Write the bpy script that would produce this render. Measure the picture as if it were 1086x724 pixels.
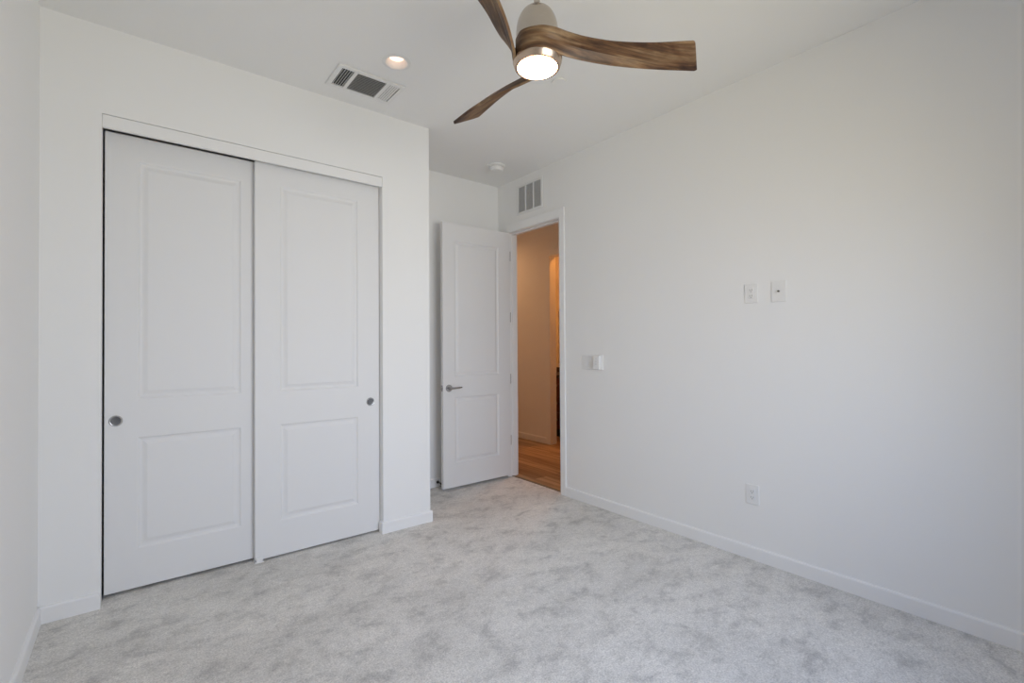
import bpy, bmesh, math
from mathutils import Vector, Matrix

for o in list(bpy.data.objects):
    bpy.data.objects.remove(o)
S = bpy.context.scene
COL = S.collection
R = math.radians

# ------------------------------------------------------------------ camera
CAM_H = 1.33
cam = bpy.data.cameras.new('camera')
cam.sensor_width = 36.0
cam.lens = 36.0 * 503.30 / 1086.0
cam.clip_start = 0.02
cam.clip_end = 200
camo = bpy.data.objects.new('camera', cam)
COL.objects.link(camo)
camo.matrix_world = (Matrix.Translation((0, 0, CAM_H)) @ Matrix.Rotation(R(-38.5326), 4, 'Z')
                     @ Matrix.Rotation(R(90 + 0.6041), 4, 'X') @ Matrix.Rotation(R(-0.3525), 4, 'Z'))
S.camera = camo

# ------------------------------------------------------------------ exposure
S.view_settings.view_transform = 'Standard'
S.view_settings.look = 'None'
S.view_settings.gamma = 1.0
S.view_settings.use_curve_mapping = False
S.view_settings.exposure = -0.03
S.cycles.use_denoising = True
S.cycles.max_bounces = 16
S.cycles.diffuse_bounces = 12
S.cycles.sample_clamp_indirect = 8.0

# ------------------------------------------------------------------ world: overcast sky above, sunlit ground below
SKY, GROUND, WORLD_STRENGTH = (0.86, 0.93, 1.0), (1.0, 0.93, 0.83), 0.3
w = bpy.data.worlds.new('sky')
S.world = w
w.use_nodes = True
nt = w.node_tree
nt.nodes.clear()
wo = nt.nodes.new('ShaderNodeOutputWorld')
bg = nt.nodes.new('ShaderNodeBackground')
tc = nt.nodes.new('ShaderNodeTexCoord')
sp = nt.nodes.new('ShaderNodeSeparateXYZ')
rp = nt.nodes.new('ShaderNodeValToRGB')
mp = nt.nodes.new('ShaderNodeMapRange')
mp.inputs['From Min'].default_value = -0.15
mp.inputs['From Max'].default_value = 0.15
rp.color_ramp.elements[0].color = (*GROUND, 1)
rp.color_ramp.elements[1].color = (*SKY, 1)
nt.links.new(tc.outputs['Generated'], sp.inputs[0])
nt.links.new(sp.outputs['Z'], mp.inputs['Value'])
nt.links.new(mp.outputs[0], rp.inputs[0])
nt.links.new(rp.outputs[0], bg.inputs['Color'])
bg.inputs['Strength'].default_value = WORLD_STRENGTH
nt.links.new(bg.outputs[0], wo.inputs['Surface'])

# ------------------------------------------------------------------ room dimensions
XL, XR = -0.364, 3.011            # left and right walls
YR, YC, YB = -0.42, 3.243, 4.003  # rear (window) wall, closet front, alcove back
XO = 1.774                        # outer corner of the closet
H = 3.013
WT = 0.10
CX0, CX1, CZ = -0.133, 1.397, 2.556     # closet opening
DY0, DY1, DZ = 3.078, 3.830, 2.490      # bedroom doorway
WX0, WX1, WZ0, WZ1 = 0.75, 2.25, 0.80, 2.35   # window in the rear wall, behind the camera
XH = 4.417                        # far wall of the hall
HY0, HY1 = 1.6, 6.6               # hall ends
BY0, BY1 = 3.85, 4.705            # bathroom doorway in the hall wall
FAN = (1.322, 1.478)


def area(name, loc, rot, sx, sy, power, color, spread=180):
    l = bpy.data.lights.new(name, 'AREA')
    l.shape = 'RECTANGLE'
    l.size, l.size_y = sx, sy
    l.energy = power
    l.spread = R(spread)
    l.color = color
    o = bpy.data.objects.new(name, l)
    COL.objects.link(o)
    o.location = loc
    o.rotation_euler = rot
    return o


# daylight coming in through the window opening behind the camera: soft outdoor light, and bluer sky light from above
DAY_POWER, SKY_POWER = 25.5, 17.0
area('window_daylight', ((WX0 + WX1) / 2, YR - WT - 0.03, (WZ0 + WZ1) / 2), (R(90), 0, 0),
     WX1 - WX0, WZ1 - WZ0, DAY_POWER, (1.0, 0.905, 0.65), 124)
area('window_skylight', ((WX0 + WX1) / 2, YR - WT - 0.04, (WZ0 + WZ1) / 2), (R(62), 0, 0),
     WX1 - WX0, WZ1 - WZ0, SKY_POWER, (0.14, 0.40, 1.0), 120)
HALL_POWER, BATH_POWER = 5.4, 17.0
area('hall_ceiling_light', (3.70, 5.7, H - 0.03), (0, 0, 0), 0.4, 0.4, HALL_POWER, (1.0, 0.52, 0.24), 160)
area('bathroom_ceiling_light', (5.0, 4.5, H - 0.03), (0, 0, 0), 0.3, 0.3, BATH_POWER, (1.0, 0.36, 0.07))
LENS_STRENGTH, CAN_STRENGTH = 32.0, 2.2


# ------------------------------------------------------------------ materials
def mat(name, color, rough=0.6, metal=0.0, spec=0.5, emit=None, strength=0.0):
    m = bpy.data.materials.new(name)
    m.use_nodes = True
    b = m.node_tree.nodes['Principled BSDF']
    b.inputs['Base Color'].default_value = (*color, 1)
    b.inputs['Roughness'].default_value = rough
    b.inputs['Metallic'].default_value = metal
    b.inputs['Specular IOR Level'].default_value = spec
    if emit:
        b.inputs['Emission Color'].default_value = (*emit, 1)
        b.inputs['Emission Strength'].default_value = strength
    return m


def nodes(m):
    t = m.node_tree
    return t, t.nodes['Principled BSDF']


def noise(t, scale, detail=3, rough=0.5, vec=None, dist=0.0):
    n = t.nodes.new('ShaderNodeTexNoise')
    n.inputs['Scale'].default_value = scale
    n.inputs['Detail'].default_value = detail
    n.inputs['Roughness'].default_value = rough
    n.inputs['Distortion'].default_value = dist
    if vec is not None:
        t.links.new(vec, n.inputs['Vector'])
    return n


def mapped(t, out, scale, rot=(0, 0, 0)):
    c = t.nodes.new('ShaderNodeTexCoord')
    m = t.nodes.new('ShaderNodeMapping')
    m.inputs['Scale'].default_value = scale
    m.inputs['Rotation'].default_value = rot
    t.links.new(c.outputs[out], m.inputs['Vector'])
    return m.outputs[0]


def ramp(t, fac, stops):
    r = t.nodes.new('ShaderNodeValToRGB')
    e = r.color_ramp.elements
    while len(e) < len(stops):
        e.new(0.5)
    for k, (p, c) in enumerate(stops):
        e[k].position = p
        e[k].color = (*c, 1)
    t.links.new(fac, r.inputs[0])
    return r


def mix(t, fac, a, b, mode='MIX'):
    n = t.nodes.new('ShaderNodeMix')
    n.data_type = 'RGBA'
    n.blend_type = mode
    for k, v in ((0, fac), (6, a), (7, b)):
        if hasattr(v, 'is_output'):
            t.links.new(v, n.inputs[k])
        elif k == 0:
            n.inputs[0].default_value = v
        else:
            n.inputs[k].default_value = (*v, 1)
    return n.outputs[2]


def bump(t, b, h, strength, dist):
    n = t.nodes.new('ShaderNodeBump')
    n.inputs['Strength'].default_value = strength
    n.inputs['Distance'].default_value = dist
    t.links.new(h, n.inputs['Height'])
    t.links.new(n.outputs[0], b.inputs['Normal'])


def painted(name, c, rough, spec, bs=0.0):
    m = mat(name, c, rough, spec=spec)
    t, b = nodes(m)
    v = mapped(t, 'Object', (1, 1, 1))
    n = noise(t, 0.9, 2, vec=v)
    r = ramp(t, n.outputs['Fac'], [(0.3, tuple(x * 0.985 for x in c)), (0.7, c)])
    t.links.new(r.outputs[0], b.inputs['Base Color'])
    if bs:
        n2 = noise(t, 110, 4, vec=v)
        bump(t, b, n2.outputs['Fac'], bs, 0.002)
    return m


M_WALL = painted('wall_paint', (0.87, 0.87, 0.86), 0.75, 0.3, 0.10)
M_CEIL = painted('ceiling_paint', (0.86, 0.86, 0.85), 0.85, 0.2, 0.10)
M_TRIM = painted('trim_paint', (0.87, 0.87, 0.865), 0.42, 0.4)
M_DOOR = painted('door_paint', (0.80, 0.80, 0.80), 0.50, 0.25, 0.03)
M_PLASTIC = mat('white_plastic', (0.82, 0.82, 0.81), 0.35)
M_REGISTER = mat('white_enamel', (0.80, 0.80, 0.79), 0.4)
M_DARK = mat('duct_dark', (0.10, 0.10, 0.10), 0.8)
M_BLACK = mat('black_rubber', (0.015, 0.015, 0.015), 0.6)
M_NICKEL = mat('satin_nickel', (0.42, 0.41, 0.40), 0.18, 1.0)
M_HINGE = mat('hinge_nickel', (0.42, 0.41, 0.40), 0.40, 0.9)
M_PULL = mat('pull_nickel', (0.50, 0.50, 0.50), 0.25, 1.0)
M_PULLCUP = mat('pull_cup', (0.15, 0.15, 0.155), 0.5, 0.8)
M_LENS = mat('frosted_lens', (0.9, 0.85, 0.8), 0.4, emit=(1.0, 0.64, 0.36), strength=LENS_STRENGTH)
M_CANLENS = mat('can_lens', (0.9, 0.85, 0.8), 0.4, emit=(1.0, 0.60, 0.40), strength=CAN_STRENGTH)
M_VANITY = mat('red_brown_wood', (0.10, 0.018, 0.010), 0.4)
M_COUNTER = mat('dark_stone', (0.03, 0.012, 0.01), 0.3)

# brushed nickel with vertical streaking for the fan body
M_BRUSH = mat('brushed_nickel', (0.56, 0.51, 0.46), 0.24, 1.0)
t, b = nodes(M_BRUSH)
n = noise(t, 60, 2, vec=mapped(t, 'Object', (0.4, 0.4, 14)))
r = ramp(t, n.outputs['Fac'], [(0.3, (0.18, 0.18, 0.18)), (0.7, (0.28, 0.28, 0.28))])
t.links.new(r.outputs[0], b.inputs['Roughness'])

# distressed wood of the fan blades, grain along the blade (UV u)
M_BLADE = mat('distressed_wood', (0.2, 0.12, 0.07), 0.5)
t, b = nodes(M_BLADE)
va = mapped(t, 'UV', (3.2, 26, 1))
vb = mapped(t, 'UV', (7, 110, 1))
vc = mapped(t, 'UV', (4.5, 8, 1))
na = noise(t, 1.0, 5, 0.6, va, 0.4)
nb = noise(t, 1.0, 3, 0.6, vb)
nc = noise(t, 1.0, 4, 0.6, vc, 0.3)
c1 = ramp(t, na.outputs['Fac'], [(0.34, (0.055, 0.021, 0.007)), (0.49, (0.18, 0.092, 0.038)), (0.64, (0.34, 0.225, 0.12))])
c2 = ramp(t, nb.outputs['Fac'], [(0.38, (0.62, 0.62, 0.62)), (0.58, (1, 1, 1))])
c3 = ramp(t, nc.outputs['Fac'], [(0.52, (1, 1, 1)), (0.68, (0.50, 0.36, 0.24))])
cm = mix(t, 1.0, c1.outputs[0], c2.outputs[0], 'MULTIPLY')
cm = mix(t, 1.0, cm, c3.outputs[0], 'MULTIPLY')
t.links.new(cm, b.inputs['Base Color'])
bump(t, b, nb.outputs['Fac'], 0.15, 0.002)

# cut-pile carpet with trodden, brushed patches
M_CARPET = mat('carpet', (0.5, 0.5, 0.5), 0.95, spec=0.1)
t, b = nodes(M_CARPET)
v0 = mapped(t, 'Object', (1.0, 1.35, 1), (0, 0, R(-50)))
n1 = noise(t, 6.4, 5, 0.66, v0, 0.25)
n2 = noise(t, 1.5, 2, 0.5, v0)
vw = mapped(t, 'Object', (1, 1, 1))
n3 = noise(t, 130, 2, 0.7, vw)
n4 = noise(t, 38, 4, 0.7, vw)
f1 = ramp(t, n1.outputs['Fac'], [(0.33, (0.72, 0.72, 0.73)), (0.44, (0.89, 0.89, 0.89)), (0.52, (0.97, 0.97, 0.97)), (0.60, (1, 1, 1))])
f2 = ramp(t, n2.outputs['Fac'], [(0.38, (0.90, 0.90, 0.90)), (0.58, (1, 1, 1))])
f3 = ramp(t, n3.outputs['Fac'], [(0.33, (0.76, 0.76, 0.76)), (0.67, (1.10, 1.10, 1.10))])
f4 = ramp(t, n4.outputs['Fac'], [(0.30, (0.84, 0.84, 0.84)), (0.65, (1.03, 1.03, 1.03))])
cc = mix(t, 1.0, (0.84, 0.82, 0.78), f1.outputs[0], 'MULTIPLY')
for f in (f2, f3, f4):
    cc = mix(t, 1.0, cc, f.outputs[0], 'MULTIPLY')
t.links.new(cc, b.inputs['Base Color'])
bump(t, b, n3.outputs['Fac'], 0.7, 0.005)

# wood planks in the hall, running along Y
M_PLANK = mat('oak_planks', (0.3, 0.2, 0.1), 0.45)
t, b = nodes(M_PLANK)
br = t.nodes.new('ShaderNodeTexBrick')
br.offset = 0.37
br.inputs['Color1'].default_value = (0.52, 0.36, 0.22, 1)
br.inputs['Color2'].default_value = (0.22, 0.12, 0.06, 1)
br.inputs['Mortar'].default_value = (0.10, 0.06, 0.03, 1)
br.inputs['Scale'].default_value = 1.0
br.inputs['Mortar Size'].default_value = 0.0015
br.inputs['Brick Width'].default_value = 1.2
br.inputs['Row Height'].default_value = 0.15
t.links.new(mapped(t, 'Object', (1, 1, 1), (0, 0, R(90))), br.inputs['Vector'])
ng = noise(t, 1.0, 5, 0.6, mapped(t, 'Object', (22, 1.3, 1)), 0.3)
cg = ramp(t, ng.outputs['Fac'], [(0.32, (0.50, 0.42, 0.34)), (0.62, (1.08, 1.08, 1.08))])
t.links.new(mix(t, 1.0, br.outputs['Color'], cg.outputs[0], 'MULTIPLY'), b.inputs['Base Color'])


# ------------------------------------------------------------------ mesh helpers (world coordinates throughout)
def new():
    return bmesh.new()


def box(bm, a, c, bev=0.0, seg=2):
    x0, y0, z0 = (min(p, q) for p, q in zip(a, c))
    x1, y1, z1 = (max(p, q) for p, q in zip(a, c))
    v = [bm.verts.new(p) for p in ((x0, y0, z0), (x1, y0, z0), (x1, y1, z0), (x0, y1, z0),
                                   (x0, y0, z1), (x1, y0, z1), (x1, y1, z1), (x0, y1, z1))]
    fs = [bm.faces.new([v[i] for i in q]) for q in
          ((0, 3, 2, 1), (4, 5, 6, 7), (0, 1, 5, 4), (1, 2, 6, 5), (2, 3, 7, 6), (3, 0, 4, 7))]
    if bev:
        es = list({e for f in fs for e in f.edges})
        bmesh.ops.bevel(bm, geom=es, offset=bev, segments=seg, affect='EDGES', profile=0.5)


def lathe(bm, prof, origin, axis='Z', n=48):
    """profile [(radius, height)] turned about an axis through origin; closes the ends that reach radius 0"""
    o = Vector(origin)
    def pt(r_, h_, a):
        c_, s_ = r_ * math.cos(a), r_ * math.sin(a)
        return o + {'Z': Vector((c_, s_, h_)), 'Y': Vector((c_, h_, s_)), 'X': Vector((h_, c_, s_))}[axis]
    rings = []
    for (r_, h_) in prof:
        if r_ <= 1e-6:
            rings.append([bm.verts.new(pt(0, h_, 0))])
        else:
            rings.append([bm.verts.new(pt(r_, h_, 2 * math.pi * k / n)) for k in range(n)])
    for A, B in zip(rings, rings[1:]):
        for k in range(n):
            k2 = (k + 1) % n
            q = [A[k % len(A)], A[k2 % len(A)], B[k2 % len(B)], B[k % len(B)]]
            u = []
            for v_ in q:
                if v_ not in u:
                    u.append(v_)
            if len(u) > 2:
                bm.faces.new(u)


def sweep(bm, path, prof_r, n=12):
    """round tube along a polyline with a radius at each point, capped"""
    P = [Vector(p) for p in path]
    rings = []
    for i, p in enumerate(P):
        d = (P[min(i + 1, len(P) - 1)] - P[max(i - 1, 0)]).normalized()
        up = Vector((0, 0, 1)) if abs(d.z) < 0.9 else Vector((1, 0, 0))
        s_ = d.cross(up).normalized()
        u_ = s_.cross(d)
        rings.append([bm.verts.new(p + prof_r[i] * (math.cos(a) * s_ + math.sin(a) * u_))
                      for a in (2 * math.pi * k / n for k in range(n))])
    for A, B in zip(rings, rings[1:]):
        for k in range(n):
            bm.faces.new((A[k], A[(k + 1) % n], B[(k + 1) % n], B[k]))
    bm.faces.new(rings[0][::-1])
    bm.faces.new(rings[-1])


def prism(bm, prof, a, c, up=Vector((0, 0, 1))):
    """extrude a profile [(out, up)] from a to c; 'out' is to the right of the direction a->c"""
    a, c = Vector(a), Vector(c)
    d = (c - a).normalized()
    out = d.cross(up).normalized()
    A = [bm.verts.new(a + out * p + up * q) for p, q in prof]
    B = [bm.verts.new(c + out * p + up * q) for p, q in prof]
    n_ = len(prof)
    for k in range(n_):
        bm.faces.new((A[k], A[(k + 1) % n_], B[(k + 1) % n_], B[k]))
    bm.faces.new(A[::-1])
    bm.faces.new(B)


def world_loc(o):
    v = Vector((0, 0, 0))
    while o is not None:
        v += Vector(o.location)
        o = o.parent
    return v


def obj(name, bm, m, parent=None, smooth=None, loc=None):
    bmesh.ops.recalc_face_normals(bm, faces=bm.faces)
    base = world_loc(parent) if parent else Vector((0, 0, 0))
    off = Vector(loc) if loc is not None else base
    for v in bm.verts:
        v.co -= off
    me = bpy.data.meshes.new(name)
    bm.to_mesh(me)
    bm.free()
    if smooth is not None:
        for p in me.polygons:
            p.use_smooth = True
        me.set_sharp_from_angle(angle=R(smooth))
    me.materials.append(m)
    o = bpy.data.objects.new(name, me)
    COL.objects.link(o)
    if parent:
        o.parent = parent
        o.location = off - base
    else:
        o.location = off
    return o


def tag(o, label=None, cat=None, group=None, kind=None):
    if label: o['label'] = label
    if cat: o['category'] = cat
    if group: o['group'] = group
    if kind: o['kind'] = kind
    return o


def thing(name, loc, label, cat, group=None, kind=None):
    o = bpy.data.objects.new(name, None)
    o.empty_display_size = 0.1
    COL.objects.link(o)
    o.location = loc
    return tag(o, label, cat, group, kind)


def struct(name, bm, m, label, cat, smooth=None):
    return tag(obj(name, bm, m, None, smooth), label, cat, None, 'structure')


# ------------------------------------------------------------------ floors
bm = new(); box(bm, (XL - WT, YR - WT, -0.06), (3.045, YB + WT, 0))
struct('floor', bm, M_CARPET, 'pale grey cut-pile carpet with darker trodden patches across the bedroom', 'floor')
bm = new(); box(bm, (3.072, HY0, -0.06), (7.0, HY1, 0))
struct('floor_hall', bm, M_PLANK, 'brown wood plank floor of the hall beyond the doorway', 'floor')

# ------------------------------------------------------------------ ceiling (with a round hole for the recessed light)
CANX, CANY, CANR = 1.212, 2.602, 0.064
bm = new()
a_ = 0.11
def quad(pts):
    bm.faces.new([bm.verts.new(p) for p in pts])
X0, X1, Y0, Y1 = XL - WT, 3.111, YR - WT, YB + WT
for (xa, xb, ya, yb) in ((X0, CANX - a_, Y0, Y1), (CANX + a_, X1, Y0, Y1), (CANX - a_, CANX + a_, Y0, CANY - a_), (CANX - a_, CANX + a_, CANY + a_, Y1)):
    quad(((xa, ya, H), (xb, ya, H), (xb, yb, H), (xa, yb, H)))
NS = 48
circ, sq = [], []
for k in range(NS):
    an = 2 * math.pi * k / NS
    c_, s_ = math.cos(an), math.sin(an)
    f_ = a_ / max(abs(c_), abs(s_))
    circ.append(bm.verts.new((CANX + CANR * c_, CANY + CANR * s_, H)))
    sq.append(bm.verts.new((CANX + f_ * c_, CANY + f_ * s_, H)))
for k in range(NS):
    j = (k + 1) % NS
    bm.faces.new((circ[k], circ[j], sq[j], sq[k]))
top = [bm.verts.new(p) for p in ((X0, Y0, H + 0.15), (X1, Y0, H + 0.15), (X1, Y1, H + 0.15), (X0, Y1, H + 0.15))]
bm.faces.new(top)
struct('ceiling', bm, M_CEIL, 'flat white painted bedroom ceiling above the fan', 'ceiling')
bm = new(); box(bm, (3.111, HY0, H), (7.0, HY1, H + 0.1))
struct('ceiling_hall', bm, M_CEIL, 'ceiling of the hall beyond the doorway', 'ceiling')

# ------------------------------------------------------------------ walls
bm = new(); box(bm, (XL - WT, YR - WT, 0), (XL, YB + WT, H))
struct('wall_left', bm, M_WALL, 'narrow strip of white wall at the left edge beside the closet wall', 'wall')
bm = new()
XW = XR + WT
box(bm, (XR, YR - WT, 0), (XW, DY0 - 0.018, H))
box(bm, (XR, DY1 + 0.018, 0), (XW, YB + WT, H))
box(bm, (XR, DY0 - 0.018, DZ + 0.018), (XW, DY1 + 0.018, H))
struct('wall_right', bm, M_WALL, 'long blank white wall right of the doorway', 'wall')
bm = new()
box(bm, (XL, YC, 0), (CX0, YC + WT, H))
box(bm, (CX1, YC, 0), (XO, YC + WT, H))
box(bm, (CX0, YC, CZ), (CX1, YC + WT, H))
box(bm, (XO - WT, YC + WT, 0), (XO, YB, H))
struct('wall_closet', bm, M_WALL, 'white wall around and above the sliding closet doors', 'wall')
bm = new(); box(bm, (XL, YB, 0), (XR, YB + WT, H))
struct('wall_back', bm, M_WALL, 'white wall of the entry alcove behind the open door', 'wall')
bm = new()
box(bm, (XL, YR - WT, 0), (WX0, YR, H))
box(bm, (WX1, YR - WT, 0), (XR, YR, H))
box(bm, (WX0, YR - WT, 0), (WX1, YR, WZ0))
box(bm, (WX0, YR - WT, WZ1), (WX1, YR, H))
struct('wall_rear', bm, M_WALL, 'white window wall behind the camera', 'wall')
# windows outside the frame
fw = 0.05
bm = new()
box(bm, (WX0, YR - 0.08, WZ0), (WX0 + fw, YR - 0.03, WZ1))
box(bm, (WX1 - fw, YR - 0.08, WZ0), (WX1, YR - 0.03, WZ1))
box(bm, (WX0 + fw, YR - 0.08, WZ0), (WX1 - fw, YR - 0.03, WZ0 + fw))
box(bm, (WX0 + fw, YR - 0.08, WZ1 - fw), (WX1 - fw, YR - 0.03, WZ1))
xm = (WX0 + WX1) / 2
box(bm, (xm - 0.03, YR - 0.08, WZ0 + fw), (xm + 0.03, YR - 0.03, WZ1 - fw))
struct('window_1', bm, M_TRIM, 'white framed window behind the camera', 'window')
# hall and the bathroom beyond it
bm = new()
box(bm, (XH, BY1, 0), (XH + WT, HY1, H))
box(bm, (XH, HY0, 0), (XH + WT, BY0, H))
box(bm, (XH, BY0, 2.555), (XH + WT, BY1, H))
struct('wall_hall', bm, M_WALL, 'warm lit hall wall seen through the doorway', 'wall')
bm = new(); box(bm, (XW, HY1, 0), (7.0, HY1 + WT, H)); box(bm, (XW, HY0 - WT, 0), (7.0, HY0, H))
struct('wall_hall_end', bm, M_WALL, 'end walls closing the hall', 'wall')
bm = new(); box(bm, (5.42, HY0, 0), (5.42 + WT, HY1, H))
struct('wall_bathroom', bm, M_WALL, 'orange lit far wall of the room past the hall', 'wall')
bm = new(); box(bm, (XR + 0.0, YB + WT, 0), (XW, HY1, H))
struct('wall_hall_near', bm, M_WALL, 'near wall of the hall beyond the bedroom', 'wall')

# ------------------------------------------------------------------ baseboards
BH, BT = 0.082, 0.014
BPROF = [(0, 0), (BT, 0), (BT, BH - 0.010), (BT - 0.003, BH - 0.003), (BT - 0.007, BH), (0, BH)]
def base(name, runs, label, m=M_TRIM):
    bm = new()
    for a, c in runs:
        prism(bm, BPROF, (*a, 0), (*c, 0))
    return struct(name, bm, m, label, 'baseboard')
base('baseboard_right', [((XR, DY0 - 0.068), (XR, YR))], 'white baseboard along the long right wall')
base('baseboard_left', [((XL, YR), (XL, YC))], 'white baseboard at the foot of the left wall')
base('baseboard_closet', [((XL, YC), (CX0 , YC)), ((CX1, YC), (XO + BT, YC)), ((XO, YC), (XO, YB)), ((CX1, YC + 0.045), (CX1, YC - BT))],
     'short white baseboards on both sides of the closet doors')
base('baseboard_back', [((XO, YB), (XR, YB))], 'white baseboard behind the open door')
base('baseboard_hall', [((XH, HY1), (XH, BY1 + 0.085))], 'baseboard along the hall wall beyond the doorway')

# ------------------------------------------------------------------ trims: door casing and jamb, closet header, threshold
bm = new()
ct, cw, ch = 0.016, 0.066, 0.085
box(bm, (XR - ct, DY0 - cw, 0), (XR, DY0 - 0.003, DZ + ch), 0.003)
box(bm, (XR - ct, DY1 + 0.003, 0), (XR, DY1 + cw, DZ + ch), 0.003)
box(bm, (XR - ct, DY0 - 0.004, DZ + 0.003), (XR, DY1 + 0.004, DZ + ch), 0.003)
# jamb boards lining the opening, with stops
box(bm, (XR - 0.002, DY0 - 0.018, 0), (XW + 0.002, DY0, DZ))
box(bm, (XR - 0.002, DY1, 0), (XW + 0.002, DY1 + 0.018, DZ))
box(bm, (XR - 0.002, DY0 - 0.018, DZ), (XW + 0.002, DY1 + 0.018, DZ + 0.018))
box(bm, (XR + 0.042, DY0, 0), (XR + 0.075, DY0 + 0.010, DZ))
box(bm, (XR + 0.042, DY1 - 0.010, 0), (XR + 0.075, DY1, DZ))
box(bm, (XR + 0.042, DY0 + 0.010, DZ - 0.010), (XR + 0.075, DY1 - 0.010, DZ))
# hall side casing
box(bm, (XW, DY0 - cw, 0), (XW + ct, DY0 - 0.003, DZ + ch), 0.003)
box(bm, (XW, DY1 + 0.003, 0), (XW + ct, DY1 + cw, DZ + ch), 0.003)
box(bm, (XW, DY0 - 0.004, DZ + 0.003), (XW + ct, DY1 + 0.004, DZ + ch), 0.003)
struct('trim_1', bm, M_TRIM, 'white casing and jamb framing the open doorway to the hall', 'door frame')
bm = new(); box(bm, (CX0 + 0.001, YC + 0.001, 2.486), (CX1 - 0.001, YC + 0.020, CZ - 0.003), 0.0015)
struct('trim_2', bm, M_TRIM, 'white header board across the top of the closet opening', 'trim')
bm = new()
prism(bm, [(0, 0), (0.034, 0), (0.030, 0.006), (0.004, 0.006)], (3.041, DY0, -0.001), (3.041, DY1, -0.001))
struct('trim_3', bm, mat('threshold_metal', (0.20, 0.17, 0.12), 0.45, 0.5), 'thin dark threshold strip between carpet and wood floor', 'threshold')
bm = new()
box(bm, (XH - ct, BY1, 0), (XH, BY1 + 0.085, 2.64), 0.003)
box(bm, (XH - ct, BY0 - 0.085, 0), (XH, BY0, 2.64), 0.003)
box(bm, (XH - ct, BY0, 2.555), (XH, BY1, 2.64), 0.003)
struct('trim_4', bm, M_TRIM, 'casing around the second doorway across the hall', 'door frame')


# ------------------------------------------------------------------ doors
def panel_slab(bm, x0, x1, z0, z1, yf, yb, panels):
    """two-panel moulded door leaf, panels on both faces. panels = [(xa, xb, za, zb)] from the bottom up, one x range"""
    prof = [(0.0, 0.0), (0.004, 0.0015), (0.011, 0.0085), (0.021, 0.0100), (0.028, 0.0085), (0.044, 0.0020), (0.048, 0.0015)]
    for y, sgn in ((yf, 1), (yb, -1)):
        xa, xb = panels[0][0], panels[0][1]
        def q(a, b, c, d):
            bm.faces.new([bm.verts.new(p) for p in ((a, y, c), (b, y, c), (b, y, d), (a, y, d))])
        q(x0, xa, z0, z1); q(xb, x1, z0, z1)
        zz = [z0] + [v for p in panels for v in p[2:]] + [z1]
        for k in range(0, len(zz), 2):
            q(xa, xb, zz[k], zz[k + 1])
        for (pa, pb, pc, pd) in panels:
            prev = None
            for (ins, dep) in prof:
                yy = y + sgn * dep
                ring = [bm.verts.new(p) for p in ((pa + ins, yy, pc + ins), (pb - ins, yy, pc + ins), (pb - ins, yy, pd - ins), (pa + ins, yy, pd - ins))]
                if prev:
                    for k in range(4):
                        bm.faces.new((prev[k], prev[(k + 1) % 4], ring[(k + 1) % 4], ring[k]))
                prev = ring
            bm.faces.new(prev)
    c = [(x0, z0), (x1, z0), (x1, z1), (x0, z1)]
    for k in range(4):
        (a, b), (d, e) = c[k], c[(k + 1) % 4]
        bm.faces.new([bm.verts.new(p) for p in ((a, yf, b), (d, yf, e), (d, yb, e), (a, yb, b))])
    bmesh.ops.remove_doubles(bm, verts=bm.verts, dist=1e-5)


def finger_pull(parent, x, z, y):
    bm = new()
    lathe(bm, [(0.0215, -0.0002), (0.0290, -0.0002), (0.0295, -0.0018), (0.0280, -0.0034), (0.0245, -0.0038), (0.0222, -0.0026), (0.0215, -0.0002)], (x, y, z), 'Y', 40)
    p = obj('finger_pull', bm, M_PULL, parent, 40)
    p['label'] = 'round satin metal finger pull'
    bm = new()
    lathe(bm, [(0.0222, -0.0016), (0.0200, -0.0010), (0.0, -0.0008)], (x, y, z), 'Y', 40)
    obj('pull_cup', bm, M_PULLCUP, p, 40)
    return p


def closet_door(name, x0, x1, z0, z1, yf, pulls, xs, label):
    t = thing(name, ((x0 + x1) / 2, yf + 0.018, z0), label, 'closet door', None, 'structure')
    bm = new()
    panel_slab(bm, x0, x1, z0, z1, yf, yf + 0.035, [(x0 + xs[0], x1 - xs[1], 0.229, 0.843), (x0 + xs[0], x1 - xs[1], 1.050, 2.373)])
    obj('door_leaf', bm, M_DOOR, t)
    for px in pulls:
        finger_pull(t, px, 0.941, yf)
    return t


closet_door('door_1', -0.124, 0.676, 0.018, 2.503, 3.345, [-0.077], (0.139, 0.156),
            'left white two-panel sliding closet door, set behind the other one')
closet_door('door_2', 0.588, 1.393, 0.014, 2.498, 3.300, [1.326], (0.142, 0.153),
            'right white two-panel sliding closet door, in front, nearer the alcove')
# floor guide of the sliding doors
g = thing('door_guide', (0.605, 3.32, 0), 'small white plastic floor guide where the two closet doors overlap', 'door guide')
bm = new(); box(bm, (0.585, 3.285, 0), (0.635, 3.39, 0.006), 0.001)
obj('guide_base', bm, M_PLASTIC, g)
bm = new(); box(bm, (0.592, 3.287, 0.006), (0.628, 3.296, 0.030), 0.002)
obj('guide_fin', bm, M_PLASTIC, g)
bm = new(); box(bm, (0.592, 3.3375, 0.006), (0.628, 3.3425, 0.030), 0.002)
obj('guide_fin', bm, M_PLASTIC, g)

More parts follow.
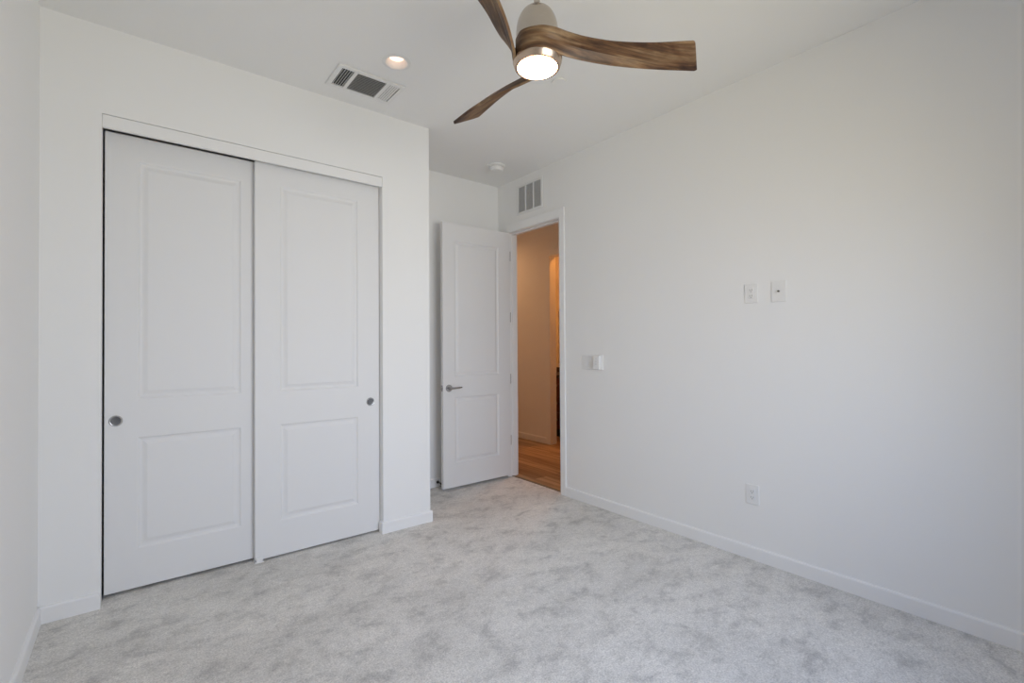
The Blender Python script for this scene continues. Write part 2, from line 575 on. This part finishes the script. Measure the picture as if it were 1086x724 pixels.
# bedroom door, swung open against the alcove wall
LX0, LX1, LZ0, LZ1 = 2.212, 3.000, 0.028, 2.485
LYF, LYB = DY1 - 0.035, DY1
t = thing('door_3', (LX1, LYB, LZ0), 'white two-panel bedroom door with lever handle, standing open in the alcove', 'door', None, 'structure')
bm = new()
panel_slab(bm, LX0, LX1, LZ0, LZ1, LYF, LYB, [(LX0 + 0.125, LX1 - 0.145, 0.243, 0.862), (LX0 + 0.125, LX1 - 0.145, 1.052, 2.322)])
obj('door_leaf', bm, M_DOOR, t)
hx, hz = LX0 + 0.062, 0.948
for y, s_ in ((LYF, -1), (LYB, 1)):
    bm = new()
    lathe(bm, [(0.0, 0.0), (0.033, 0.0), (0.033, s_ * 0.005), (0.030, s_ * 0.009), (0.013, s_ * 0.011), (0.011, s_ * 0.014), (0.011, s_ * 0.050), (0.0, s_ * 0.052)], (hx, y, hz), 'Y', 36)
    h_ = obj('door_handle', bm, M_NICKEL, t, 40)
    h_['label'] = 'satin nickel lever handle on a round rose'
    bm = new()
    yy = y + s_ * 0.045
    sweep(bm, [(hx - 0.012, yy, hz), (hx, yy, hz), (hx + 0.04, yy, hz + 0.001), (hx + 0.09, yy - s_ * 0.003, hz + 0.003), (hx + 0.118, yy - s_ * 0.008, hz + 0.004), (hx + 0.124, yy - s_ * 0.009, hz + 0.004)],
          [0.008, 0.0105, 0.0085, 0.0075, 0.0065, 0.003])
    obj('lever', bm, M_NICKEL, h_, 50)
bm = new(); box(bm, (LX0 - 0.0015, LYF + 0.005, hz - 0.028), (LX0, LYB - 0.005, hz + 0.028))
box(bm, (LX0 - 0.012, LYF + 0.012, hz - 0.009), (LX0, LYB - 0.012, hz + 0.009), 0.002)
obj('latch', bm, M_NICKEL, t)
for z in (0.372, 0.998, 1.630, 2.258):
    bm = new()
    lathe(bm, [(0, -0.052), (0.0065, -0.052), (0.0065, 0.052), (0, 0.052)], (3.004, DY1 + 0.004, z), 'Z', 16)
    box(bm, (LX1, LYF + 0.004, z - 0.05), (LX1 + 0.002, LYB, z + 0.05))
    box(bm, (3.004, DY1 - 0.0025, z - 0.05), (XR + 0.022, DY1 - 0.0002, z + 0.05))
    h_ = obj('hinge', bm, M_HINGE, t)

# baseboard door stop behind the leaf
t = thing('door_stop', (2.262, YB - BT, 0.045), 'small dark spring door stop on the baseboard behind the open door', 'door stop')
bm = new(); lathe(bm, [(0, 0), (0.014, 0), (0.014, -0.006), (0.006, -0.009), (0.006, -0.070), (0, -0.070)], (2.262, YB - BT, 0.045), 'Y', 20)
obj('rod', bm, M_BLACK, t, 40)
bm = new(); lathe(bm, [(0, -0.070), (0.011, -0.070), (0.012, -0.086), (0.008, -0.092), (0, -0.092)], (2.262, YB - BT, 0.045), 'Y', 20)
obj('rubber_tip', bm, M_BLACK, t, 40)

# ------------------------------------------------------------------ ceiling fan
fx, fy = FAN
t = thing('ceiling_fan', (fx, fy, H), 'ceiling fan with three brown wooden blades, nickel body and a lit round lens', 'ceiling fan')
bm = new(); lathe(bm, [(0, H), (0.066, H), (0.066, H - 0.012), (0.052, H - 0.045), (0.026, H - 0.062), (0, H - 0.062)], (fx, fy, 0), 'Z', 48)
obj('canopy', bm, M_BRUSH, t, 40)
FZ = 0.066
bm = new(); lathe(bm, [(0, H - 0.05), (0.0127, H - 0.05), (0.0127, 2.70 + FZ), (0, 2.70 + FZ)], (fx, fy, 0), 'Z', 24)
obj('downrod', bm, M_BRUSH, t, 40)
bm = new()
prof = [(0, 2.694), (0.022, 2.694), (0.025, 2.682), (0.032, 2.679)]
for k in range(1, 13):
    a_ = k / 12 * math.pi / 2
    prof.append((0.032 + 0.056 * math.sin(a_), 2.575 + 0.104 * math.cos(a_)))
prof += [(0.087, 2.545), (0.072, 2.53), (0.072, 2.478), (0, 2.478)]
lathe(bm, prof, (fx, fy, FZ), 'Z', 64)
obj('motor_housing', bm, M_BRUSH, t, 40)
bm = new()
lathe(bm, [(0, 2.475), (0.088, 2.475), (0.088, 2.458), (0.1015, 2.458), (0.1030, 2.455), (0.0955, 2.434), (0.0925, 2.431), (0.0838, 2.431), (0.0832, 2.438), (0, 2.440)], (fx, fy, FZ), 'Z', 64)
M_RING = mat('nickel_lens_glow', (0.62, 0.49, 0.39), 0.26, 1.0)  # nickel tinted towards copper: glow of the lens put into the colour
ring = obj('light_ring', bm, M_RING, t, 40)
bm = new()
prof = [(0.0835, 2.440)]
for k in range(1, 11):
    a_ = k / 10 * math.pi / 2
    prof.append((0.0835 * math.cos(a_), 2.432 - 0.016 * math.sin(a_)))
prof[-1] = (0, prof[-1][1])
lathe(bm, prof, (fx, fy, FZ), 'Z', 64)
lens = obj('lens', bm, M_LENS, ring, 60)
lens['label'] = 'glowing frosted white lens'


def catmull(pts, n):
    P = [Vector(p) for p in pts]
    P = [2 * P[0] - P[1]] + P + [2 * P[-1] - P[-2]]
    out = []
    for i in range(1, len(P) - 2):
        for k in range(n):
            s = k / n
            a, b_, c, d = P[i - 1:i + 3]
            out.append(0.5 * (2 * b_ + (c - a) * s + (2 * a - 5 * b_ + 4 * c - d) * s * s + (3 * b_ - a - 3 * c + d) * s ** 3))
    out.append(P[-2])
    return out


# stations: x, y, z, chord, tilt of the upper face in degrees (90 = upright band round the hub), share of the lower facet, extra tilt of it
ST = [(-0.086, -0.020, 2.565, 0.084, 90, 0.50, 0), (-0.064, -0.074, 2.565, 0.086, 90, 0.50, 0), (0.0, -0.100, 2.565, 0.087, 82, 0.50, 10),
      (0.056, -0.094, 2.561, 0.087, 60, 0.50, 24), (0.112, -0.076, 2.552, 0.088, 38, 0.50, 34), (0.19, -0.054, 2.546, 0.090, 26, 0.48, 36),
      (0.30, -0.027, 2.546, 0.097, 20, 0.42, 34), (0.42, -0.010, 2.549, 0.109, 19, 0.28, 28), (0.54, -0.002, 2.553, 0.122, 20, 0.12, 14), (0.665, 0.0, 2.557, 0.135, 20, 0.05, 0)]
TIP_CUT = 0.055     # the tip is cut at a slant, the raised edge being the shorter


def make_blade():
    cs = catmull([q[:3] for q in ST], 8)
    e1 = catmull([(q[3], q[4], 0) for q in ST], 8)
    e2 = catmull([(q[5], q[6], 0) for q in ST], 8)
    n_ = len(cs)
    bm = new()
    uv = bm.loops.layers.uv.new('UVMap')
    rings = []
    L = 0
    stations = []
    for i in range(n_):
        d = (cs[min(i + 1, n_ - 1)] - cs[max(i - 1, 0)])
        d.z = 0
        d.normalize()
        if i:
            L += (cs[i] - cs[i - 1]).length
        stations.append((cs[i], d, e1[i].x, e1[i].y, max(e2[i].x, 0.04), max(e2[i].y, 0), L, 1.0))
    p, d, c, a, g, x, l, _ = stations[-1]
    for e, k in ((0.004, 0.975), (0.008, 0.94), (0.0105, 0.88)):      # rounded tip corners
        stations.append((p + d * e, d, c, a, g, x, l + e, k))
    TH = 0.013
    UP = [0.0, 0.12, 0.3, 0.55, 0.8, 0.92, 0.985, 1.0]
    for (p, d, c, a, g, x, l, k) in stations:
        side = Vector((d.y, -d.x, 0))           # right of travel, away from the hub at the root

        def dirs(an):
            v = side * math.cos(R(an)) + Vector((0, 0, 1)) * math.sin(R(an))
            return v, d.cross(v).normalized()
        cu, nu = dirs(a)
        cl, nl = dirs(min(a + x, 96))
        # pose so that the middle of the section stays on the centreline
        cw = c * k
        lo, hi = cw * g, cw * (1 - g)
        fold = p - (cu * hi - cl * lo) * 0.5
        nf = (nu + nl).normalized()
        pts = []
        for f_ in reversed(UP[1:]):
            pts.append((fold - cl * lo * f_, nl, -lo * f_, 1.0 if f_ < 0.9 else (0.8 if f_ < 0.99 else 0.25)))
        pts.append((fold, nf, 0.0, 1.0))
        for f_ in UP[1:]:
            pts.append((fold + cu * hi * f_, nu, hi * f_, 1.0 if f_ < 0.9 else (0.8 if f_ < 0.99 else 0.25)))
        sh = TIP_CUT * min(1.0, max(0.0, (l - 0.62) / 0.13))
        pts = [(q - d * sh * (t_ / cw - (0.5 - g)), n__, t_, h_) for q, n__, t_, h_ in pts]
        A = [(q + n__ * TH * 0.5 * h_, t_) for q, n__, t_, h_ in pts]
        B = [(q - n__ * TH * 0.5 * h_, t_) for q, n__, t_, h_ in reversed(pts)]
        rings.append(([bm.verts.new(q) for q, _ in A + B], l, [t_ for _, t_ in A + B]))
    m_ = len(rings[0][0])
    for (A, la, va_), (B, lb, vb_) in zip(rings, rings[1:]):
        for k in range(m_):
            j = (k + 1) % m_
            f = bm.faces.new((A[k], A[j], B[j], B[k]))
            for lp, u_, v_ in zip(f.loops, (la, la, lb, lb), (va_[k], va_[j], vb_[j], vb_[k])):
                lp[uv].uv = (u_, v_ + 0.5)
    for A, la, va_ in (rings[0], rings[-1]):
        f = bm.faces.new(A)
        for lp, v_ in zip(f.loops, va_):
            lp[uv].uv = (la, v_ + 0.5)
    for v in bm.verts:
        v.co += Vector((fx, fy, 0))
    return bm


blade = obj('blade', make_blade(), M_BLADE, t, 22)
BASE_ANG = -38.53 + 1.8
blade.rotation_euler = (0, 0, R(BASE_ANG))
for k in (1, 2):
    c = blade.copy()
    COL.objects.link(c)
    c.parent = t
    c.rotation_euler = (0, 0, R(BASE_ANG + 120 * k))

# ------------------------------------------------------------------ recessed light
t = thing('recessed_light', (CANX, CANY, H), 'round recessed ceiling light glowing peach beside the ceiling vent', 'ceiling light')
bm = new(); lathe(bm, [(CANR - 0.001, H + 0.0005), (CANR - 0.001, H - 0.003), (CANR + 0.004, H - 0.005), (0.078, H - 0.004), (0.083, H - 0.0005)], (CANX, CANY, 0), 'Z', 48)
obj('trim_ring', bm, M_REGISTER, t, 40)
bm = new(); lathe(bm, [(CANR - 0.001, H - 0.002), (0.042, H + 0.032), (0.042, H + 0.036)], (CANX, CANY, 0), 'Z', 48)
obj('baffle', bm, M_REGISTER, t, 40)
bm = new(); lathe(bm, [(0.042, H + 0.031), (0.028, H + 0.029), (0, H + 0.028)], (CANX, CANY, 0), 'Z', 48)
o = obj('lens', bm, M_CANLENS, t, 40)
o['label'] = 'glowing lens'

# ------------------------------------------------------------------ ceiling supply vent (three-way register)
VX0, VX1, VY0, VY1 = 0.946, 1.372, 2.805, 3.076
t = thing('ceiling_vent', ((VX0 + VX1) / 2, (VY0 + VY1) / 2, H), 'white rectangular three-way air vent on the ceiling above the closet wall', 'vent')
bm = new(); box(bm, (VX0 + 0.015, VY0 + 0.015, H - 0.002), (VX1 - 0.015, VY1 - 0.015, H - 0.0005))
obj('backing', bm, M_DARK, t)
bm = new()
fz0, fz1 = H - 0.012, H - 0.0005
m_ = 0.028
sx = [VX0 + m_, VX0 + 0.102, VX0 + 0.122, VX0 + 0.306, VX0 + 0.322, VX1 - m_]
box(bm, (VX0, VY0, fz0), (VX1, VY0 + m_, fz1), 0.002)
box(bm, (VX0, VY1 - m_, fz0), (VX1, VY1, fz1), 0.002)
box(bm, (VX0, VY0 + m_ - 0.003, fz0), (sx[0], VY1 - m_ + 0.003, fz1), 0.002)
box(bm, (sx[5], VY0 + m_ - 0.003, fz0), (VX1, VY1 - m_ + 0.003, fz1), 0.002)
box(bm, (sx[1], VY0 + m_ - 0.003, fz0), (sx[2], VY1 - m_ + 0.003, fz1))
box(bm, (sx[3], VY0 + m_ - 0.003, fz0), (sx[4], VY1 - m_ + 0.003, fz1))
obj('frame', bm, M_REGISTER, t)


def slat_x(bm, x, y0, y1, tilt, wd=0.012):
    """thin blade running along y, tilted about y"""
    zc = H - 0.007
    dx, dz = wd / 2 * math.cos(R(tilt)), wd / 2 * math.sin(R(tilt)) * 0.55
    th = 0.0009
    P = [(x - dx, zc - dz - th), (x + dx, zc + dz - th), (x + dx, zc + dz + th), (x - dx, zc - dz + th)]
    A = [bm.verts.new((p, y0, q)) for p, q in P]
    B = [bm.verts.new((p, y1, q)) for p, q in P]
    for k in range(4):
        bm.faces.new((A[k], A[(k + 1) % 4], B[(k + 1) % 4], B[k]))
    bm.faces.new(A[::-1]); bm.faces.new(B)


bm = new()
for k in range(5):
    slat_x(bm, sx[0] + 0.0145 * (k + 0.5), VY0 + m_, VY1 - m_, 60)
obj('louver_bank', bm, M_REGISTER, t)
bm = new()
for k in range(5):
    slat_x(bm, sx[4] + 0.0145 * (k + 0.5), VY0 + m_, VY1 - m_, -26, 0.0105)
obj('louver_bank', bm, M_REGISTER, t)
bm = new()
ny = 13
for k in range(ny):
    y = VY0 + m_ + (VY1 - VY0 - 2 * m_) * (k + 0.5) / ny
    zc = H - 0.007
    dy, dz = 0.0025, 0.004
    P = [(y - dy, zc - dz), (y - dy + 0.0018, zc - dz), (y + dy + 0.0018, zc + dz), (y + dy, zc + dz)]
    A = [bm.verts.new((sx[2], p, q)) for p, q in P]
    B = [bm.verts.new((sx[3], p, q)) for p, q in P]
    for j in range(4):
        bm.faces.new((A[j], A[(j + 1) % 4], B[(j + 1) % 4], B[j]))
    bm.faces.new(A[::-1]); bm.faces.new(B)
o = obj('louver_bank', bm, mat('grey_enamel', (0.52, 0.52, 0.515), 0.5), t)
o['label'] = 'darker middle bank of fine louvres'

# ------------------------------------------------------------------ smoke detector, sprinkler cover
sx_, sy_ = 2.636, 3.530
t = thing('smoke_detector', (sx_, sy_, H), 'round white smoke detector on the ceiling near the doorway', 'smoke detector')
bm = new(); lathe(bm, [(0, H), (0.083, H), (0.083, H - 0.010), (0.078, H - 0.014), (0, H - 0.014)], (sx_, sy_, 0), 'Z', 40)
obj('base_plate', bm, M_PLASTIC, t, 40)
bm = new(); lathe(bm, [(0, H - 0.013), (0.056, H - 0.013), (0.056, H - 0.019), (0.064, H - 0.021), (0.064, H - 0.038), (0.055, H - 0.050), (0.026, H - 0.054), (0, H - 0.054)], (sx_, sy_, 0), 'Z', 40)
obj('housing', bm, M_PLASTIC, t, 40)
bm = new(); lathe(bm, [(0.0, 3.0), (0.046, 3.0), (0.046, 3.006), (0.040, 3.0085), (0.040, H), (0, H)], (2.109, 2.151, 0), 'Z', 40)
for v in bm.verts:
    v.co.z += 0.0
tag(obj('sprinkler_cover', bm, M_CEIL, None, 40, (2.109, 2.151, H)), 'small round white cover plate on the ceiling just right of the fan lens', 'sprinkler cover')

# ------------------------------------------------------------------ return grille above the doorway
GY0, GY1, GZ0, GZ1 = 3.297, 3.674, 2.640, 2.932
t = thing('wall_vent', (XR, (GY0 + GY1) / 2, GZ0), 'white return air grille with three louvred bays on the wall above the doorway', 'vent')
bm = new(); box(bm, (XR - 0.002, GY0 + 0.01, GZ0 + 0.01), (XR - 0.0005, GY1 - 0.01, GZ1 - 0.01))
obj('backing', bm, mat('grille_shade', (0.26, 0.26, 0.255), 0.8), t)
bm = new()
m_ = 0.022
xf, xb_ = XR - 0.011, XR - 0.0005
box(bm, (xf, GY0, GZ0), (xb_, GY0 + m_, GZ1), 0.002)
box(bm, (xf, GY1 - m_, GZ0), (xb_, GY1, GZ1), 0.002)
box(bm, (xf, GY0 + m_ - 0.003, GZ0), (xb_, GY1 - m_ + 0.003, GZ0 + m_), 0.002)
box(bm, (xf, GY0 + m_ - 0.003, GZ1 - m_), (xb_, GY1 - m_ + 0.003, GZ1), 0.002)
ow = (GY1 - GY0 - 2 * m_ - 2 * 0.014) / 3
bays = [(GY0 + m_ + k * (ow + 0.014), GY0 + m_ + k * (ow + 0.014) + ow) for k in range(3)]
for k in (0, 1):
    box(bm, (xf, bays[k][1], GZ0 + m_ - 0.003), (xb_, bays[k + 1][0], GZ1 - m_ + 0.003))
obj('frame', bm, M_REGISTER, t)
M_GRILLE = mat('grille_enamel', (0.66, 0.66, 0.65), 0.5)
for (ya, yb) in bays:
    bm = new()
    nz = 26
    for k in range(nz):
        z = GZ0 + m_ + (GZ1 - GZ0 - 2 * m_) * (k + 0.5) / nz
        P = [(XR - 0.0095, z + 0.0022), (XR - 0.0085, z + 0.0026), (XR - 0.0022, z - 0.0014), (XR - 0.0032, z - 0.0018)]
        A = [bm.verts.new((p, ya, q)) for p, q in P]
        B = [bm.verts.new((p, yb, q)) for p, q in P]
        for j in range(4):
            bm.faces.new((A[j], A[(j + 1) % 4], B[(j + 1) % 4], B[j]))
        bm.faces.new(A[::-1]); bm.faces.new(B)
    obj('louver_bank', bm, M_GRILLE, t)


# ------------------------------------------------------------------ wall plates on the right wall
def plate(bm, yc, zc, wd, ht, th=0.006):
    box(bm, (XR - th, yc - wd / 2, zc - ht / 2), (XR, yc + wd / 2, zc + ht / 2), 0.0025)


M_SLOT = mat('slot_dark', (0.03, 0.03, 0.03), 0.6)


def outlet(yc, zc, label):
    t = thing('wall_outlet', (XR, yc, zc), label, 'outlet', 'duplex outlets on the right wall')
    bm = new(); plate(bm, yc, zc, 0.080, 0.122)
    obj('cover_plate', bm, M_PLASTIC, t)
    bm = new(); box(bm, (XR - 0.0085, yc - 0.0165, zc - 0.0335), (XR - 0.004, yc + 0.0165, zc + 0.0335), 0.0015)
    rc = obj('receptacle', bm, M_PLASTIC, t)
    bm = new()
    for dz in (-0.018, 0.018):
        box(bm, (XR - 0.0089, yc - 0.0075, zc + dz - 0.002), (XR - 0.0083, yc - 0.0055, zc + dz + 0.007))
        box(bm, (XR - 0.0089, yc + 0.0055, zc + dz - 0.002), (XR - 0.0083, yc + 0.0075, zc + dz + 0.006))
        lathe(bm, [(0, -0.0006), (0.0024, -0.0006), (0.0024, 0), (0, 0)], (XR - 0.0083, yc, zc + dz - 0.008), 'X', 12)
    obj('slots', bm, M_SLOT, rc)
    return t


outlet(1.381, 1.652, 'white power outlet high on the right wall, left of the coax plate')
outlet(1.387, 0.402, 'white power outlet low on the right wall just above the baseboard')
t = thing('coax_plate', (XR, 1.219, 1.650), 'white wall plate with one dark centre jack, right of the high outlet', 'wall plate')
bm = new(); plate(bm, 1.219, 1.650, 0.083, 0.126)
obj('cover_plate', bm, M_PLASTIC, t)
bm = new(); lathe(bm, [(0, -0.012), (0.0035, -0.012), (0.0050, -0.010), (0.0050, 0), (0, 0)], (XR - 0.006, 1.219, 1.650), 'X', 20)
obj('jack', bm, mat('jack_metal', (0.09, 0.085, 0.08), 0.4, 0.6), t, 40)
for dz in (-0.042, 0.042):
    bm = new()
    lathe(bm, [(0, -0.0012), (0.003, -0.0008), (0.0035, 0), (0, 0)], (XR - 0.006, 1.219, 1.650 + dz), 'X', 14)
    obj('screw', bm, M_PLASTIC, t, 40)
# light switches
t = thing('light_switch', (XR, 2.738, 1.195), 'white double light switch plate by the doorway, left of the fan remote', 'light switch')
bm = new(); plate(bm, 2.738, 1.195, 0.140, 0.122)
obj('cover_plate', bm, M_PLASTIC, t)
for dy in (-0.025, 0.025):
    bm = new()
    P = [(-0.006, -0.034), (-0.0095, -0.034), (-0.0065, 0.0), (-0.0085, 0.034), (-0.006, 0.034)]
    A = [bm.verts.new((XR + p, 2.738 + dy - 0.0165, 1.195 + q)) for p, q in P]
    B = [bm.verts.new((XR + p, 2.738 + dy + 0.0165, 1.195 + q)) for p, q in P]
    for k in range(5):
        bm.faces.new((A[k], A[(k + 1) % 5], B[(k + 1) % 5], B[k]))
    bm.faces.new(A[::-1]); bm.faces.new(B)
    obj('rocker', bm, M_PLASTIC, t)
t = thing('fan_remote', (XR, 2.622, 1.195), 'white fan remote in a wall holder, right of the light switch plate', 'remote control')
bm = new(); box(bm, (XR - 0.012, 2.580, 1.132), (XR, 2.664, 1.256), 0.004)
obj('wall_holder', bm, M_PLASTIC, t)
bm = new(); box(bm, (XR - 0.044, 2.590, 1.138), (XR - 0.0115, 2.654, 1.252), 0.004)
o = obj('handset', bm, M_PLASTIC, t)
M_BUTTON = mat('button_grey', (0.7, 0.7, 0.7), 0.5)
for k in range(3):
    bm = new()
    lathe(bm, [(0, -0.0015), (0.006, -0.0012), (0.0065, 0), (0, 0)], (XR - 0.044, 2.622, 1.225 - 0.022 * k), 'X', 18)
    obj('button', bm, M_BUTTON, o, 40)

# ------------------------------------------------------------------ the room past the hall: vanity sliver
VX = 4.852
t = thing('vanity_cabinet', (VX + 0.28, 4.9, 0), 'dark red-brown cabinet with dark countertop in the orange lit room past the hall', 'cabinet')
bm = new(); box(bm, (VX, 4.30, 0.12), (VX + 0.565, 5.6, 0.87))
obj('carcass', bm, M_VANITY, t)
bm = new(); box(bm, (VX + 0.05, 4.32, 0.0), (VX + 0.565, 5.58, 0.12))
obj('toe_kick', bm, M_BLACK, t)
bm = new(); box(bm, (VX - 0.025, 4.28, 0.87), (VX + 0.567, 5.62, 0.91), 0.004)
obj('countertop', bm, M_COUNTER, t)
bm = new(); box(bm, (VX + 0.55, 4.28, 0.91), (VX + 0.567, 5.62, 0.99), 0.002)
obj('backsplash', bm, M_COUNTER, t)
for z0, z1 in ((0.14, 0.36), (0.375, 0.60), (0.615, 0.855)):
    bm = new(); box(bm, (VX - 0.018, 4.80, z0), (VX, 5.20, z1), 0.003)
    dr = obj('drawer', bm, M_VANITY, t)
    bm = new(); zc = z1 - 0.10
    lathe(bm, [(0, 0), (0.006, 0), (0.006, -0.012), (0.015, -0.018), (0.013, -0.026), (0, -0.028)], (VX - 0.018, 5.0, zc), 'X', 20)
    obj('knob', bm, M_NICKEL, dr, 40)
t = thing('vanity_mirror', (5.42, 4.95, 1.05), 'sliver of a wall mirror above the dark countertop past the hall', 'mirror')
bm = new(); box(bm, (5.408, 4.32, 1.05), (5.42, 5.58, 1.93), 0.002)
obj('mirror_glass', bm, mat('mirror', (0.85, 0.85, 0.85), 0.03, 1.0), t)
t = thing('vanity_light', (5.42, 5.09, 2.37), 'peach glowing wall lamp above the mirror in the room past the hall', 'wall lamp')
bm = new(); box(bm, (5.395, 4.80, 2.34), (5.42, 5.40, 2.40), 0.004)
obj('back_plate', bm, M_NICKEL, t)
for yc in (4.90, 5.09, 5.28):
    bm = new(); lathe(bm, [(0, 2.19), (0.052, 2.19), (0.060, 2.20), (0.075, 2.57), (0.070, 2.57), (0.055, 2.21), (0, 2.21)], (5.33, yc, 0), 'Z', 28)
    obj('glass_shade', bm, mat('lit_shade', (0.8, 0.6, 0.45), 0.4, emit=(1.0, 0.42, 0.17), strength=0.75), t, 50)

S.render.film_transparent = False
